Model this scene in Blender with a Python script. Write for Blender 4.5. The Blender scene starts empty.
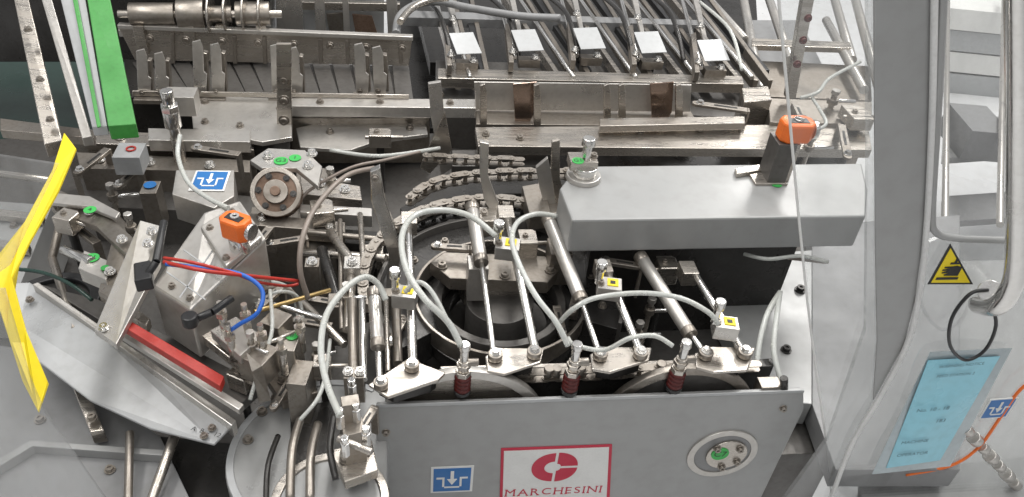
import bpy,bmesh,math,random
from mathutils import Vector,Matrix
random.seed(4)
V=Vector; rad=math.radians
CAM=V((0,0,2.0))
R=(Matrix.Rotation(rad(-10),3,'Z')@Matrix.Rotation(rad(52),3,'X')@Matrix.Rotation(rad(5.7),3,'Z'))
F=796.0
FW=R@V((0,0,-1))
def ray(u,v): return R@V(((u-512)/F,(248.5-v)/F,-1))
# survey helpers: photo sighting -> real point on a level plane / on any real plane
def A(u,v,z):
    d=ray(u,v); return CAM+d*((z-CAM.z)/d.z)
def PL(u,v,o,n):
    d=ray(u,v); return CAM+d*((o-CAM).dot(n)/d.dot(n))
def S(p): return (p-CAM).dot(FW)/F
# ---------------------------------------------------------------- materials
def mat(name,col,rough=.5,metal=0.,grime=.35,gcol=None,scale=9.,bump=.15,trans=0.,streak=False,spec=.5):
    m=bpy.data.materials.new(name); m.use_nodes=True
    nt=m.node_tree; N=nt.nodes; L=nt.links; b=N['Principled BSDF']
    tc=N.new('ShaderNodeTexCoord'); mp=N.new('ShaderNodeMapping'); L.new(tc.outputs['Object'],mp.inputs[0])
    oi=N.new('ShaderNodeObjectInfo'); ad=N.new('ShaderNodeVectorMath'); ad.operation='SCALE'; ad.inputs[0].default_value=(7,5,3); L.new(oi.outputs['Random'],ad.inputs['Scale']); L.new(ad.outputs[0],mp.inputs['Location'])
    if streak: mp.inputs['Scale'].default_value=(1,7,7)
    n1=N.new('ShaderNodeTexNoise'); n1.inputs['Scale'].default_value=scale; n1.inputs['Detail'].default_value=7; n1.inputs['Roughness'].default_value=.6
    n2=N.new('ShaderNodeTexNoise'); n2.inputs['Scale'].default_value=scale*12; n2.inputs['Detail'].default_value=4
    L.new(mp.outputs[0],n1.inputs[0]); L.new(mp.outputs[0],n2.inputs[0])
    cr=N.new('ShaderNodeValToRGB'); cr.color_ramp.elements[0].position=.42; cr.color_ramp.elements[1].position=.78
    L.new(n1.outputs[0],cr.inputs[0])
    mul=N.new('ShaderNodeMath'); mul.operation='MULTIPLY'; mul.inputs[1].default_value=grime; L.new(cr.outputs[0],mul.inputs[0])
    mx=N.new('ShaderNodeMixRGB'); mx.inputs[1].default_value=(*col,1)
    g=gcol or tuple(c*.42 for c in col); mx.inputs[2].default_value=(*g,1)
    L.new(mul.outputs[0],mx.inputs[0])
    mx2=N.new('ShaderNodeMixRGB'); mx2.blend_type='MULTIPLY'; mx2.inputs[0].default_value=min(1,grime*.6)
    c2=N.new('ShaderNodeValToRGB'); c2.color_ramp.elements[0].position=.3; c2.color_ramp.elements[0].color=(.55,.52,.48,1); c2.color_ramp.elements[1].position=.55
    L.new(n2.outputs[0],c2.inputs[0]); L.new(mx.outputs[0],mx2.inputs[1]); L.new(c2.outputs[0],mx2.inputs[2])
    L.new(mx2.outputs[0],b.inputs['Base Color'])
    mr=N.new('ShaderNodeMapRange'); mr.inputs[1].default_value=.3; mr.inputs[2].default_value=.7; mr.inputs[3].default_value=max(0.02,rough-.1); mr.inputs[4].default_value=min(1,rough+.18)
    L.new(n1.outputs[0],mr.inputs[0]); L.new(mr.outputs[0],b.inputs['Roughness'])
    b.inputs['Metallic'].default_value=metal
    b.inputs['Transmission Weight'].default_value=trans
    b.inputs['Specular IOR Level'].default_value=spec
    if bump:
        bp=N.new('ShaderNodeBump'); bp.inputs['Strength'].default_value=bump; bp.inputs['Distance'].default_value=.002
        L.new(n2.outputs[0],bp.inputs['Height']); L.new(bp.outputs[0],b.inputs['Normal'])
    return m
STEEL=mat('worn_steel',(.54,.505,.46),.25,.93,.45,(.27,.225,.18),10,.1,streak=True)
STEELD=mat('dirty_steel',(.35,.32,.285),.34,.85,.6,(.13,.105,.08),11,.12)
BRIGHT=mat('polished_steel',(.76,.75,.73),.15,.97,.25,(.38,.35,.31),14,.05)
ALU=mat('satin_aluminium',(.57,.55,.52),.30,.75,.35,(.32,.29,.25),7,.08)
RUST=mat('rusty_brown_steel',(.22,.15,.11),.5,.5,.8,(.09,.05,.03),16)
DARK=mat('oily_dark_steel',(.05,.048,.046),.26,.5,.5,(.02,.018,.016),11)
BED=mat('grimy_shaded_bed',(.14,.134,.127),.36,.5,.6,(.055,.048,.042),7)  # grime plus a dark base tone that paints in the shade inside the machine
BLACK=mat('black_plastic',(.015,.015,.016),.34,0,.2,(.05,.05,.05),20,.1)
PAINT=mat('grey_paint',(.33,.333,.33),.36,.15,.25,(.25,.245,.235),3,.05)
PAINTL=mat('light_grey_paint',(.42,.43,.435),.36,.15,.28,(.31,.31,.305),5,.05)
PAINTD=mat('mid_grey_paint',(.24,.242,.245),.42,.1,.35,(.15,.15,.148),4,.05)
GFLOOR=mat('dark_green_floor',(.02,.05,.04),.3,0,.4,None,4,.03)
HOSE=mat('milky_hose',(.74,.76,.73),.2,0,.35,(.48,.46,.38),16,.05,spec=.6,trans=.4)
BROWNHOSE=mat('smoky_hose',(.25,.21,.18),.3,0,.3,None,20,.05)
ORANGE=mat('orange_plastic',(.85,.17,.02),.35,0,.3,(.4,.09,.03),25)
RED=mat('red_plastic',(.45,.03,.02),.35,0,.35,None,20)
DRED=mat('dark_red_rubber',(.11,.014,.012),.35,0,.4,None,20)
BLUE=mat('blue_plastic',(.02,.12,.5),.35,0,.1,None,20)
GREEN=mat('green_paint',(.05,.28,.05),.4,0,.4,None,10)
GSTICK=mat('green_label',(.04,.42,.08),.45,0,.2,None,20,0)
YEL=mat('yellow_paint',(.85,.66,.01),.45,0,.2,(.5,.38,.02),6,.05)
WHITE=mat('white_label',(.74,.74,.72),.45,0,.15,None,20,0)
REDINK=mat('red_ink',(.50,.015,.05),.45,0,.05,None,20,0)
BLUEINK=mat('blue_ink',(.015,.14,.40),.4,0,.05,None,20,0)
CYAN=mat('light_blue_card',(.27,.60,.72),.3,0,.3,(.42,.68,.76),5,.03)
CARDW=mat('plastic_pouch',(.55,.63,.66),.12,0,.3,None,7,.03,trans=.3)
INK=mat('black_ink',(.02,.02,.02),.5,0,0,None,9,0)
FAINT=mat('faded_print',(.03,.09,.13),.5,0,0,None,9,0)
COPPER=mat('brown_gate_plate',(.38,.29,.24),.22,.95,.4,(.25,.17,.13),9,.05)
BRASS=mat('brass',(.55,.40,.18),.3,.9,.4,None,12)
FLOORM=mat('pale_epoxy_floor',(.74,.745,.75),.25,0,.3,(.5,.51,.52),1.2,.03)
RUBBER=mat('pale_seal',(.68,.68,.67),.4,0,.3,None,20)
def glass(name,alpha,col=(.94,.945,.945)):
    m=bpy.data.materials.new(name); m.use_nodes=True; nt=m.node_tree; N=nt.nodes; L=nt.links
    N.remove(N['Principled BSDF']); o=N['Material Output']
    t=N.new('ShaderNodeBsdfTransparent'); t.inputs[0].default_value=(*col,1)
    g=N.new('ShaderNodeBsdfGlossy'); g.inputs['Roughness'].default_value=.05
    d=N.new('ShaderNodeBsdfDiffuse'); d.inputs[0].default_value=(.55,.555,.555,1)
    tr=N.new('ShaderNodeBsdfTranslucent'); tr.inputs[0].default_value=(.55,.555,.555,1)
    md=N.new('ShaderNodeMixShader'); L.new(d.outputs[0],md.inputs[1]); L.new(tr.outputs[0],md.inputs[2])
    mx=N.new('ShaderNodeMixShader'); mx2=N.new('ShaderNodeMixShader')
    tc=N.new('ShaderNodeTexCoord'); no=N.new('ShaderNodeTexNoise'); no.inputs['Scale'].default_value=4; no.inputs['Detail'].default_value=8
    mp=N.new('ShaderNodeMapping'); mp.inputs['Scale'].default_value=(3.2,1,.5); mp.inputs['Rotation'].default_value=(0,.25,0)
    L.new(tc.outputs['Object'],mp.inputs[0]); L.new(mp.outputs[0],no.inputs[0])
    mr=N.new('ShaderNodeMapRange'); mr.inputs[1].default_value=.38; mr.inputs[2].default_value=.72; mr.inputs[3].default_value=alpha*.2; mr.inputs[4].default_value=min(1,alpha*2)
    L.new(no.outputs[0],mr.inputs[0]); L.new(mr.outputs[0],mx.inputs[0])
    L.new(t.outputs[0],mx.inputs[1]); L.new(md.outputs[0],mx.inputs[2])
    fr=N.new('ShaderNodeFresnel'); fr.inputs[0].default_value=1.5
    ge=N.new('ShaderNodeNewGeometry'); iv=N.new('ShaderNodeMath'); iv.operation='SUBTRACT'; iv.inputs[0].default_value=1; L.new(ge.outputs['Backfacing'],iv.inputs[1])
    ml=N.new('ShaderNodeMath'); ml.operation='MULTIPLY'; L.new(fr.outputs[0],ml.inputs[0]); L.new(iv.outputs[0],ml.inputs[1])
    L.new(ml.outputs[0],mx2.inputs[0]); L.new(mx.outputs[0],mx2.inputs[1]); L.new(g.outputs[0],mx2.inputs[2])
    L.new(mx2.outputs[0],o.inputs[0]); return m
POLY=glass('clear_polycarbonate',.07)
POLY3=glass('frosted_polycarbonate',.17)
# ---------------------------------------------------------------- geometry
COL=bpy.context.scene.collection
WL={}
def T(name,label,cat,group=None,kind=None):
    e=bpy.data.objects.new(name,None); COL.objects.link(e); e.empty_display_size=.03
    e['label']=label; e['category']=cat
    if group: e['group']=group
    WL[e]=V((0,0,0)); return e
class G:
    def __init__(s): s.v=[];s.f=[];s.m=[];s.sm=[]
    def add(s,v,f,mi=0,sm=None):
        b=len(s.v); s.v+=[V(x) for x in v]
        for i,q in enumerate(f): s.f.append([b+k for k in q]); s.m.append(mi); s.sm.append(bool(sm[i]) if sm else False)
        return s
    def prism(s,pts,ext,mi=0):
        n=len(pts); v=list(pts)+[p+ext for p in pts]
        f=[list(range(n)),list(range(2*n-1,n-1,-1))]+[[i,i+n,(i+1)%n+n,(i+1)%n] for i in range(n)]
        return s.add(v,f,mi)
    def box(s,c,u,v,w,mi=0):
        pts=[c-u-v-w,c+u-v-w,c+u+v-w,c-u+v-w]; return s.prism(pts,w*2,mi)
    def cyl(s,a,b,r,r2=None,seg=20,mi=0,smooth=True):
        r2=r if r2 is None else r2; d=(b-a).normalized(); x=d.orthogonal().normalized(); y=d.cross(x)
        v=[];
        for p,rr in((a,r),(b,r2)):
            for i in range(seg):
                t=2*math.pi*i/seg; v.append(p+x*math.cos(t)*rr+y*math.sin(t)*rr)
        f=[[i,(i+1)%seg,(i+1)%seg+seg,i+seg] for i in range(seg)]; sm=[smooth]*seg
        f+=[list(range(seg-1,-1,-1)),list(range(seg,2*seg))]; sm+=[0,0]
        return s.add(v,f,mi,sm)
    def ring(s,c,n,ro,ri,h,seg=48,mi=0,a0=0,a1=360):
        n=n.normalized(); x=n.orthogonal().normalized()
        if abs(n.z)>.9: x=V((1,0,0))
        y=n.cross(x); full=(a1-a0)>=360; k=seg if full else seg+1; v=[]
        for i in range(k):
            t=rad(a0+(a1-a0)*i/seg); d=x*math.cos(t)+y*math.sin(t)
            v+=[c+d*ro,c+d*ri,c+d*ri-n*h,c+d*ro-n*h]
        f=[];sm=[]
        for i in range(seg):
            j=(i+1)%k; a=4*i;b=4*j
            for e in range(4): f.append([a+e,b+e,b+(e+1)%4,a+(e+1)%4]); sm.append(e in(1,3))
        if not full: f+=[[0,1,2,3],[4*k-1,4*k-2,4*k-3,4*k-4]]; sm+=[0,0]
        return s.add(v,f,mi,sm)
    def tube(s,pts,r,seg=10,sub=6,mi=0):
        P=[];n=len(pts)
        if n>2:
            for i in range(n-1):
                p0=pts[max(i-1,0)];p1=pts[i];p2=pts[i+1];p3=pts[min(i+2,n-1)]
                for k in range(sub):
                    t=k/sub; P.append(.5*((2*p1)+(p2-p0)*t+(2*p0-5*p1+4*p2-p3)*t*t+(3*p1-p0-3*p2+p3)*t**3))
            P.append(pts[-1])
        else: P=list(pts)
        v=[];d=(P[1]-P[0]).normalized();x=d.orthogonal().normalized()
        for i,p in enumerate(P):
            d=(P[min(i+1,len(P)-1)]-P[max(i-1,0)]).normalized(); x=(x-d*x.dot(d)).normalized(); y=d.cross(x)
            for k in range(seg):
                t=2*math.pi*k/seg; v.append(p+(x*math.cos(t)+y*math.sin(t))*r)
        f=[];sm=[]
        for i in range(len(P)-1):
            for k in range(seg): f.append([i*seg+k,i*seg+(k+1)%seg,(i+1)*seg+(k+1)%seg,(i+1)*seg+k]); sm.append(1)
        f+=[list(range(seg-1,-1,-1)),[ (len(P)-1)*seg+k for k in range(seg)]]; sm+=[0,0]
        return s.add(v,f,mi,sm)
    def bolt(s,c,n=V((0,0,1)),r=.008,mi=0,socket=True):
        n=n.normalized(); s.cyl(c-n*.001,c+n*r*.22,r*1.35,seg=18,mi=mi)
        if socket:
            s.cyl(c+n*r*.2,c+n*r*.75,r*.95,seg=16,mi=mi); s.ring(c+n*r*1.1,n,r*.95,r*.45,r*.4,16,mi)
        else: s.cyl(c+n*r*.2,c+n*r*1.0,r*1.0,seg=6,mi=mi,smooth=False)
        return s
    def make(s,name,mats,parent=None,bevel=.0012,label=None,cat=None,kind=None,group=None):
        if not isinstance(mats,(list,tuple)): mats=[mats]
        lo=V([min(p[i] for p in s.v) for i in range(3)]); hi=V([max(p[i] for p in s.v) for i in range(3)]); c=(lo+hi)/2
        me=bpy.data.meshes.new(name); me.from_pydata([p-c for p in s.v],[],s.f)
        for i,p in enumerate(me.polygons): p.material_index=s.m[i]; p.use_smooth=s.sm[i]
        for m in mats: me.materials.append(m)
        bm=bmesh.new(); bm.from_mesh(me); bmesh.ops.recalc_face_normals(bm,faces=bm.faces); bm.to_mesh(me); bm.free()
        o=bpy.data.objects.new(name,me); COL.objects.link(o); o.location=c; WL[o]=c.copy()
        if parent: o.parent=parent
        if label: o['label']=label
        if cat: o['category']=cat
        if kind: o['kind']=kind
        if group: o['group']=group
        if bevel:
            b=o.modifiers.new('edge','BEVEL'); b.width=bevel; b.segments=2; b.limit_method='ANGLE'; b.angle_limit=rad(50)
        return o
def pts(L,z=None): return [A(p[0],p[1],p[2] if len(p)>2 else z) for p in L]
def slab(name,parent,L,z,th,m,bevel=.0015,**k):
    return G().prism(pts(L,z),V((0,0,-th))).make(name,m,parent,bevel,**k)
def wall(name,parent,ref,L,th,m,n=V((0,-1,0)),bevel=.0015,**k):
    o=A(*ref); return G().prism([PL(u,v,o,n) for u,v in L],-n*th).make(name,m,parent,bevel,**k)
def blkg(g,cx,cy,z,w,d,h,ang=0,mi=0,base=False):
    p=A(cx,cy,z); m=S(p); sp=-(p-CAM).normalized().z
    if base: p=p+V((0,0,h))
    u=V((math.cos(rad(ang)),math.sin(rad(ang)),0)); v=V((-u.y,u.x,0))
    return g.box(p-V((0,0,h/2)),u*(w*m/2),v*(d*m/sp/2),V((0,0,h/2)),mi)
def blk(name,parent,cx,cy,z,w,d,h,m,ang=0,base=False,**k):
    return blkg(G(),cx,cy,z,w,d,h,ang,0,base).make(name,m,parent,**k)
def rod(name,parent,L,wpx,m,seg=18,**k):
    P=pts(L); r=wpx*S(P[0])/2; g=G()
    for a,b in zip(P,P[1:]): g.cyl(a,b,r,seg=seg)
    return g.make(name,m,parent,.0008,**k)
def hose(name,parent,L,wpx,m,**k):
    P=pts(L); return G().tube(P,wpx*S(P[len(P)//2])/2).make(name,m,parent,0,**k)
def bolts(parent,L,rpx=4,m=None,n=V((0,0,1)),socket=True,name='bolt'):
    for b in L:
        p=A(*b); G().bolt(p,n,rpx*S(p),socket=socket).make(name,m or STEELD,parent,0)
def tmesh(s):
    cu=bpy.data.curves.new('t','FONT'); cu.body=s; cu.size=1; cu.align_x='CENTER'; cu.align_y='CENTER'; cu.extrude=.004
    o=bpy.data.objects.new('t',cu); COL.objects.link(o); dg=bpy.context.evaluated_depsgraph_get(); dg.update()
    me=bpy.data.meshes.new_from_object(o.evaluated_get(dg)); bpy.data.objects.remove(o); return me
def text(parent,s,c,u,v,size,m,name='lettering'):
    me=tmesh(s)
    u=u.normalized();v=v.normalized();n=u.cross(v)
    for q in me.vertices:
        q.co=u*(q.co.x*size)+v*(q.co.y*size)+n*(q.co.z*size*.1)
    me.materials.clear(); me.materials.append(m)
    ob=bpy.data.objects.new(name,me); COL.objects.link(ob); ob.parent=parent; ob.location=c; WL[ob]=V(c); return ob
def dot(parent,u,v,z,rpx,m,txt=None,n=V((0,0,1)),name='round_sticker'):
    p=A(u,v,z); r=rpx*S(p); s=G().cyl(p,p+n*.0012,r,seg=28).make(name,m,parent,0)
    if txt:
        text(s,txt,p+n*.0016,V((1,0,0)),V((0,1,0)),r*1.25,INK)
    return s
def picto(parent,c,u,v,w,h):
    u=u.normalized();v=v.normalized();n=u.cross(v).normalized()
    q=lambda x,y,o:c+u*(x*w/2)+v*(y*h/2)+n*o
    def P(L,o): return [q(x,y,o) for x,y in L]
    s=G().prism(P([(-1,-1),(1,-1),(1,1),(-1,1)],.0),n*.0012).make('pictogram_sticker',WHITE,parent,0)
    G().prism(P([(-.88,-.88),(.88,-.88),(.88,.88),(-.88,.88)],.0012),n*.0006).make('blue_field',BLUEINK,s,0)
    hook=[(-.74,.10),(-.46,.10),(-.46,-.50),(-.36,-.50),(-.36,.22),(-.74,.22)]
    G().prism(P(hook,.0019),n*.0006).make('side_bracket',WHITE,s,0)
    G().prism(P([(-x,y) for x,y in hook],.0019),n*.0006).make('side_bracket',WHITE,s,0)
    G().prism(P([(-.36,-.50),(.36,-.50),(.36,-.60),(-.36,-.60)],.0019),n*.0006).make('base_line',WHITE,s,0)
    G().prism(P([(-.08,.68),(.08,.68),(.08,.08),(.24,.08),(0,-.36),(-.24,.08),(-.08,.08)],.0019),n*.0006).make('arrow_symbol',WHITE,s,0)
def chain(name,path,pitch,label,z=None,parent=None,m=None,wd=.011,raw=None):
    P=[]; C=raw or pts(path,z)
    for i in range(len(C)-1):
        p0=C[max(i-1,0)];p1=C[i];p2=C[i+1];p3=C[min(i+2,len(C)-1)]
        for k in range(24):
            t=k/24; P.append(.5*((2*p1)+(p2-p0)*t+(2*p0-5*p1+4*p2-p3)*t*t+(3*p1-p0-3*p2+p3)*t**3))
    Q=[P[0]];acc=0
    for a,b in zip(P,P[1:]):
        d=(b-a).length; acc+=d
        if acc>=pitch: Q.append(b); acc=0
    g=G(); up=V((0,0,1))
    for i,(a,b) in enumerate(zip(Q,Q[1:])):
        d=(b-a).normalized(); s=d.cross(up).normalized(); h=.5*(wd if i%2 else wd*.7)
        for sg in(1,-1):
            c=(a+b)/2+up*h*sg
            L=[]
            for k in range(14):
                t=2*math.pi*k/14; e=math.copysign(1,math.cos(t))*(b-a).length*.5
                L.append(c+d*(e+math.cos(t)*pitch*.40)+s*(math.sin(t)*pitch*.42))
            g.prism(L,up*.0018*sg)
        g.cyl(a-up*wd*.65,a+up*wd*.72,pitch*.2,seg=10)
    g.make(name,m or STEELD,parent,0,label=label,cat='chain')
MM=(STEEL,STEELD,ALU,STEELD)
CI=[0]
def clamp(u,v,z,ang=0,w=22,d=14,h=.05,m=None):
    CI[0]+=1; k=CI[0]; m=m or MM[k%4]
    p=A(u,v,z); s=S(p); sp=-(p-CAM).normalized().z
    a=V((math.cos(rad(ang)),math.sin(rad(ang)),0)); b=V((-a.y,a.x,0)); W=w*s/2; D=d*s/sp/2
    kind=k%4
    if kind==0:
        t=T('clamp_block','small oily steel clamp block with a cap screw and a pin','clamp',group='clamp blocks on the mechanism')
        ch=.35*min(W,D)
        P=[p-a*W-b*D,p+a*W-b*D,p+a*W+b*(D-ch),p+a*(W-ch)+b*D,p-a*W+b*D]
        G().prism(P,V((0,0,-h*.7))).make('block_body',m,t,.0018)
        G().bolt(p-a*W*.3,V((0,0,1)),2.6*s).make('cap_screw',STEELD,t,0)
        c=p-V((0,0,h*.3)); G().cyl(c-a*(W+.01),c+a*(W+.03),2.2*s,seg=14).make('pin',STEEL,t)
        q=p-V((0,0,h*.7))
        if q.z>.82: G().cyl(q,V((q.x,q.y,.8)),D*.5,seg=14).make('stand',DARK,t)
    elif kind in(1,3):
        t=T('strap_bracket','long flat slotted steel bracket with one hexagon bolt','bracket',group='strap brackets on the mechanism')
        ang2=ang+(70 if kind==1 else -15); a=V((math.cos(rad(ang2)),math.sin(rad(ang2)),0)); b=V((-a.y,a.x,0)); W*=1.7; D=4.2*s
        P=[]
        for i in range(9):
            q=rad(90+180*i/8); P.append(p-a*W+(a*math.cos(q)+b*math.sin(q))*D)
        P+=[p+a*W-b*D,p+a*W+b*D]
        G().prism(P,V((0,0,-.008))).make('strap',m,t,.0012)
        G().prism([p+a*W-b*D,p+a*W+b*D,p+a*(W+.006)+b*D,p+a*(W+.006)-b*D],V((0,0,-h*1.3))).make('bent_leg',m,t,.0012)
        G().bolt(p-a*W*.85+V((0,0,.0)),V((0,0,1)),3*s,socket=False).make('hexagon_bolt',BRIGHT,t,0)
        G().prism([p+a*W*-.3-b*D*.3,p+a*W*.6-b*D*.3,p+a*W*.6+b*D*.3,p-a*W*.3+b*D*.3],V((0,0,.0008))).make('slot',DARK,t,0)
    else:
        t=T('guide_pin','slim upright steel pin with collar and lock nut','pin',group='guide pins on the mechanism')
        G().cyl(V((p.x,p.y,max(.8,p.z-.12))),p,3*s,seg=14).make('pin_shank',STEEL,t)
        G().cyl(p-V((0,0,.035)),p-V((0,0,.02)),5.5*s,seg=18).make('collar',STEELD,t)
        G().cyl(p-V((0,0,.006)),p+V((0,0,.006)),4.6*s,seg=6,smooth=False).make('lock_nut',ALU,t)
        G().cyl(p-V((0,0,.028)),p-V((0,0,.028))+a*W*2.2,2.2*s,seg=12).make('cross_pin',BRIGHT,t)
    return t
# ================================================================ SETTING
X=V((1,0,0));Yv=V((0,1,0));Z=V((0,0,1))
G().box(V((0,10,-.05)),V((25,0,0)),V((0,25,0)),V((0,0,.05))).make('floor',FLOORM,None,0,kind='structure')
slab('machine_bed',None,[(-90,140),(835,128),(836,452),(760,456),(384,464),(384,640),(-200,640)],.80,.79,BED,label='oily steel bed carrying the packaging machine, darkened for the shade inside',cat='machine bed')
slab('dark_floor_plate',None,[(-120,52),(134,52),(134,160),(-120,160)],.70,.02,GFLOOR,label='dark green floor plate behind the guard frame',cat='floor plate')
slab('gap_darkening_slab',None,[(396,-70),(752,-70),(764,128),(396,128)],.64,.03,DARK,label='dark slab added below the carton pushers to darken the gaps',cat='filler slab')  # added dark sheet, keeps the pale floor out of the gaps
t=T('rear_machine_cabinet','dark steel cabinet with roller shaft behind the conveyor','machine cabinet')
wall('housing',t,(200,60,.95),[(-120,-60),(270,-60),(270,62),(-120,62)],.3,DARK)
for x0,x1,y,w in((130,175,14,22),(178,205,14,30),(208,232,14,16),(236,270,14,24)):
    rod('roller',t,[(x0,y,1.12),(x1,y,1.12)],w,STEELD)
rod('shaft',t,[(118,14,1.12),(282,14,1.12)],8,STEEL)
for x in(212,228,246,262): 
    p=A(x,14,1.12); G().ring(p,X,.052,.02,.006,30).make('collar',STEEL,t,0)
slab('shelf',t,[(118,24),(278,28),(278,34),(118,30)],1.04,.02,ALU)
for x in (140,190,222,262): blk('pillow_block',t,x,22,1.1,10,8,.08,STEEL)
t=T('rear_post_set','satin steel frame posts behind the conveyor fence','posts')
for L in([(274,-40),(301,-40),(303,34),(277,34)],[(312,-40),(322,-40),(326,36),(316,36)],[(384,-40),(396,-40),(398,36),(388,36)],[(340,-40),(346,-40),(350,36),(344,36)]):
    wall('post',t,(290,36,.98),L,.02,ALU)
wall('cross_bar',t,(290,36,.97),[(300,2),(400,4),(400,12),(300,10)],.02,STEEL)
wall('leaflet_sheet',t,(290,36,.95),[(303,-30),(384,-30),(384,36),(303,36)],.01,PAINTL)
wall('brown_flap',t,(290,36,.965),[(326,14),(345,12),(350,34),(330,36)],.006,STEELD)
wall('brown_flap',t,(290,36,.965),[(352,14),(372,16),(378,36),(356,36)],.006,RUST)
# ---------------- back conveyor
t=T('carton_conveyor','slatted steel carton conveyor with upright flights and a long side fence','conveyor')
wall('side_fence',t,(270,62,1.0),[(118,27),(412,39),(409,66),(135,60)],.006,STEEL)
wall('fence_top_lip',t,(270,60,1.01),[(117,25),(413,37),(413,41),(118,29)],.02,ALU)
slab('conveyor_bed',t,[(124,59),(410,66),(409,101),(128,97)],.985,.16,DARK)
for i in range(14):
    x=132+i*20; a=A(x,62,.989);b=A(x+(x-400)*-.08+3,98,.989); G().prism([a,a+X*.046,b+X*.046,b],V((0,0,-.004))).make('slat',BED,t,.0008)
wall('lower_fence_lip',t,(270,97,1.0),[(132,91),(409,95),(409,99),(132,96)],.006,STEEL)
bolts(t,[(x,38+(x-140)*.04,1.09) for x in range(150,410,36)],3,n=V((0,-1,0)))
for x in (170,232,262,318,345,398): wall('fence_rib',t,(270,63,1.0),[(x,32+(x-130)*.04),(x+4,32+(x-130)*.04),(x+5,64),(x+1,64)],.012,STEELD)
def flight(u,v,h=30,w=12):
    t2=T('conveyor_flight','paired tall steel divider plates standing on the slatted conveyor','conveyor flight',group='conveyor flights')
    for du,dh in((0,0),(18,3)):
        wall('divider_plate',t2,(u,v,.99),[(u+du,v),(u+du-2,v-h+dh),(u+du+6,v-h+dh-2),(u+du+9,v-h+dh+6),(u+du+10,v-h*.45),(u+du+w+1,v-h*.4),(u+du+w,v)],.005,ALU)
        wall('divider_edge',t2,(u,v-5,.99),[(u+du+w-1,v-4),(u+du+w-3,v-h*.8),(u+du+w+1,v-h*.78),(u+du+w+3,v-4)],.02,STEELD)
        bolts(t2,[(u+du+4,v-4,1.01),(u+du+4,v-h*.6,1.04)],2,n=V((0,-1,0)))
    blk('foot',t2,u+w*1.2,v,.995,34,6,.012,STEELD)
for u,v,h in((138,97,46),(194,96,54),(272,96,50),(356,95,50)): flight(u,v,h)
t2=T('clamp_post','steel clamp post with adjusting screws on the conveyor rail','clamp')
wall('post_plate',t2,(283,135,.96),[(276,44),(291,44),(292,135),(277,135)],.01,STEEL)
bolts(t2,[(284,p,1.13-(p-60)*.0012) for p in(62,80,100,120)],4,n=V((0,-1,0)))
t=T('guide_rail','long steel guide rail with plate in front of the conveyor','guide rail')
slab('mounting_plate',t,[(190,95),(290,99),(292,137),(262,142),(193,128)],.99,.012,ALU)
bolts(t,[(205,102,.991),(280,108,.991),(205,122,.991),(240,126,.991)],3)
slab('bar',t,[(288,98),(476,99),(476,108),(288,106)],1.0,.03,ALU)
slab('lower_bar',t,[(288,112),(430,112),(430,118),(288,118)],.95,.14,STEELD)
slab('curved_plate',t,[(296,128),(340,118),(425,122),(428,134),(380,140),(350,150),(300,147)],.93,.01,ALU)
slab('support_block',t,[(190,130),(290,138),(290,152),(190,148)],.9,.09,BED)
bolts(t,[(320,102,1.001),(380,102,1.001),(450,103,1.001),(330,132,.932),(410,128,.932)],3)
t=T('transfer_lever','forked polished steel lever at the carton transfer','lever')
wall('blade',t,(440,172,.9),[(428,84),(441,82),(445,120),(453,168),(441,176),(437,150),(431,118)],.012,ALU)
wall('fork',t,(440,172,.92),[(445,112),(432,140),(420,168),(430,174),(452,150)],.008,STEEL)
bolts(t,[(440,95,1.07),(446,160,.93)],3,n=V((0,-1,0)))
# ---------------- rear pusher section
t=T('pusher_table','steel table with cross bars under the carton pushers','pusher table')
slab('bed',t,[(436,60),(745,70),(760,118),(436,104)],.94,.14,BED)
slab('cross_bar',t,[(438,68),(742,76),(744,84),(438,78)],1.0,.03,STEEL)
slab('rear_bar',t,[(400,10),(700,20),(702,25),(400,17)],1.0,.03,PAINTD)
slab('back_floor_plate',t,[(405,-40),(740,-40),(745,70),(430,62)],.80,.05,DARK)
for k,(x0,x1) in enumerate(((432,456),(500,560),(560,622),(614,684),(664,738))):
    for dx,mm in((0,STEEL),(20,STEELD),(38,STEELD)):
        slab('rail',t,[(x0+dx-3,-14),(x0+dx+1,-14),(x1+dx+5-dx*.2,80),(x1+dx-dx*.2,80)],.99+.006*(dx==20),.03,mm)
    slab('dark_belt',t,[(x0+26,-14),(x0+33,-14),(x1+32,70),(x1+24,70)],.985,.02,BLACK)
    rod('guide_shaft',t,[(x0+12,-12,1.0),(x1+14,78,1.0)],4,BRIGHT)
    hose('curved_arm',t,[(x0-20,-10,1.02),(x0+4,10,1.06),(x0+14,34,1.05),(x0+20,62,1.0)],5,DARK)
for i,(u,v) in enumerate(((465,43),(527,40),(589,38),(650,42),(713,50))):
    t2=T('carton_pusher','pale tilted pusher plate on a linked steel arm','pusher',group='carton pushers')
    slab('pad',t2,[(u-16,v-10,1.075),(u+8,v-11,1.075),(u+17,v+10,1.05),(u-8,v+11,1.05)],None,.0025,PAINTL,bevel=.0008)
    slab('arm',t2,[(u-20,v-52),(u-14,v-52),(u-5,v-8),(u-9,v-8)],1.05,.012,ALU)
    rod('link_rod',t2,[(u-32,v-54,1.04),(u-12,v+18,1.02)],4,BRIGHT)
    slab('bracket',t2,[(u-22,v-16),(u-17,v-18),(u-13,v+22),(u-18,v+22)],1.035,.03,STEELD)
    blk('foot',t2,u+2,v+18,1.02,22,4,.025,STEELD)
    bolts(t2,[(u-12,v-24,1.052),(u-14,v+12,1.038),(u+8,v+18,1.022)],3,m=BRIGHT)
t=T('drag_chain_loop','curved grey cable chain at the back of the machine','cable chain')
P=pts([(396,34),(400,16),(418,4),(440,2),(470,8),(520,16),(560,18)],1.08)
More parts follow.
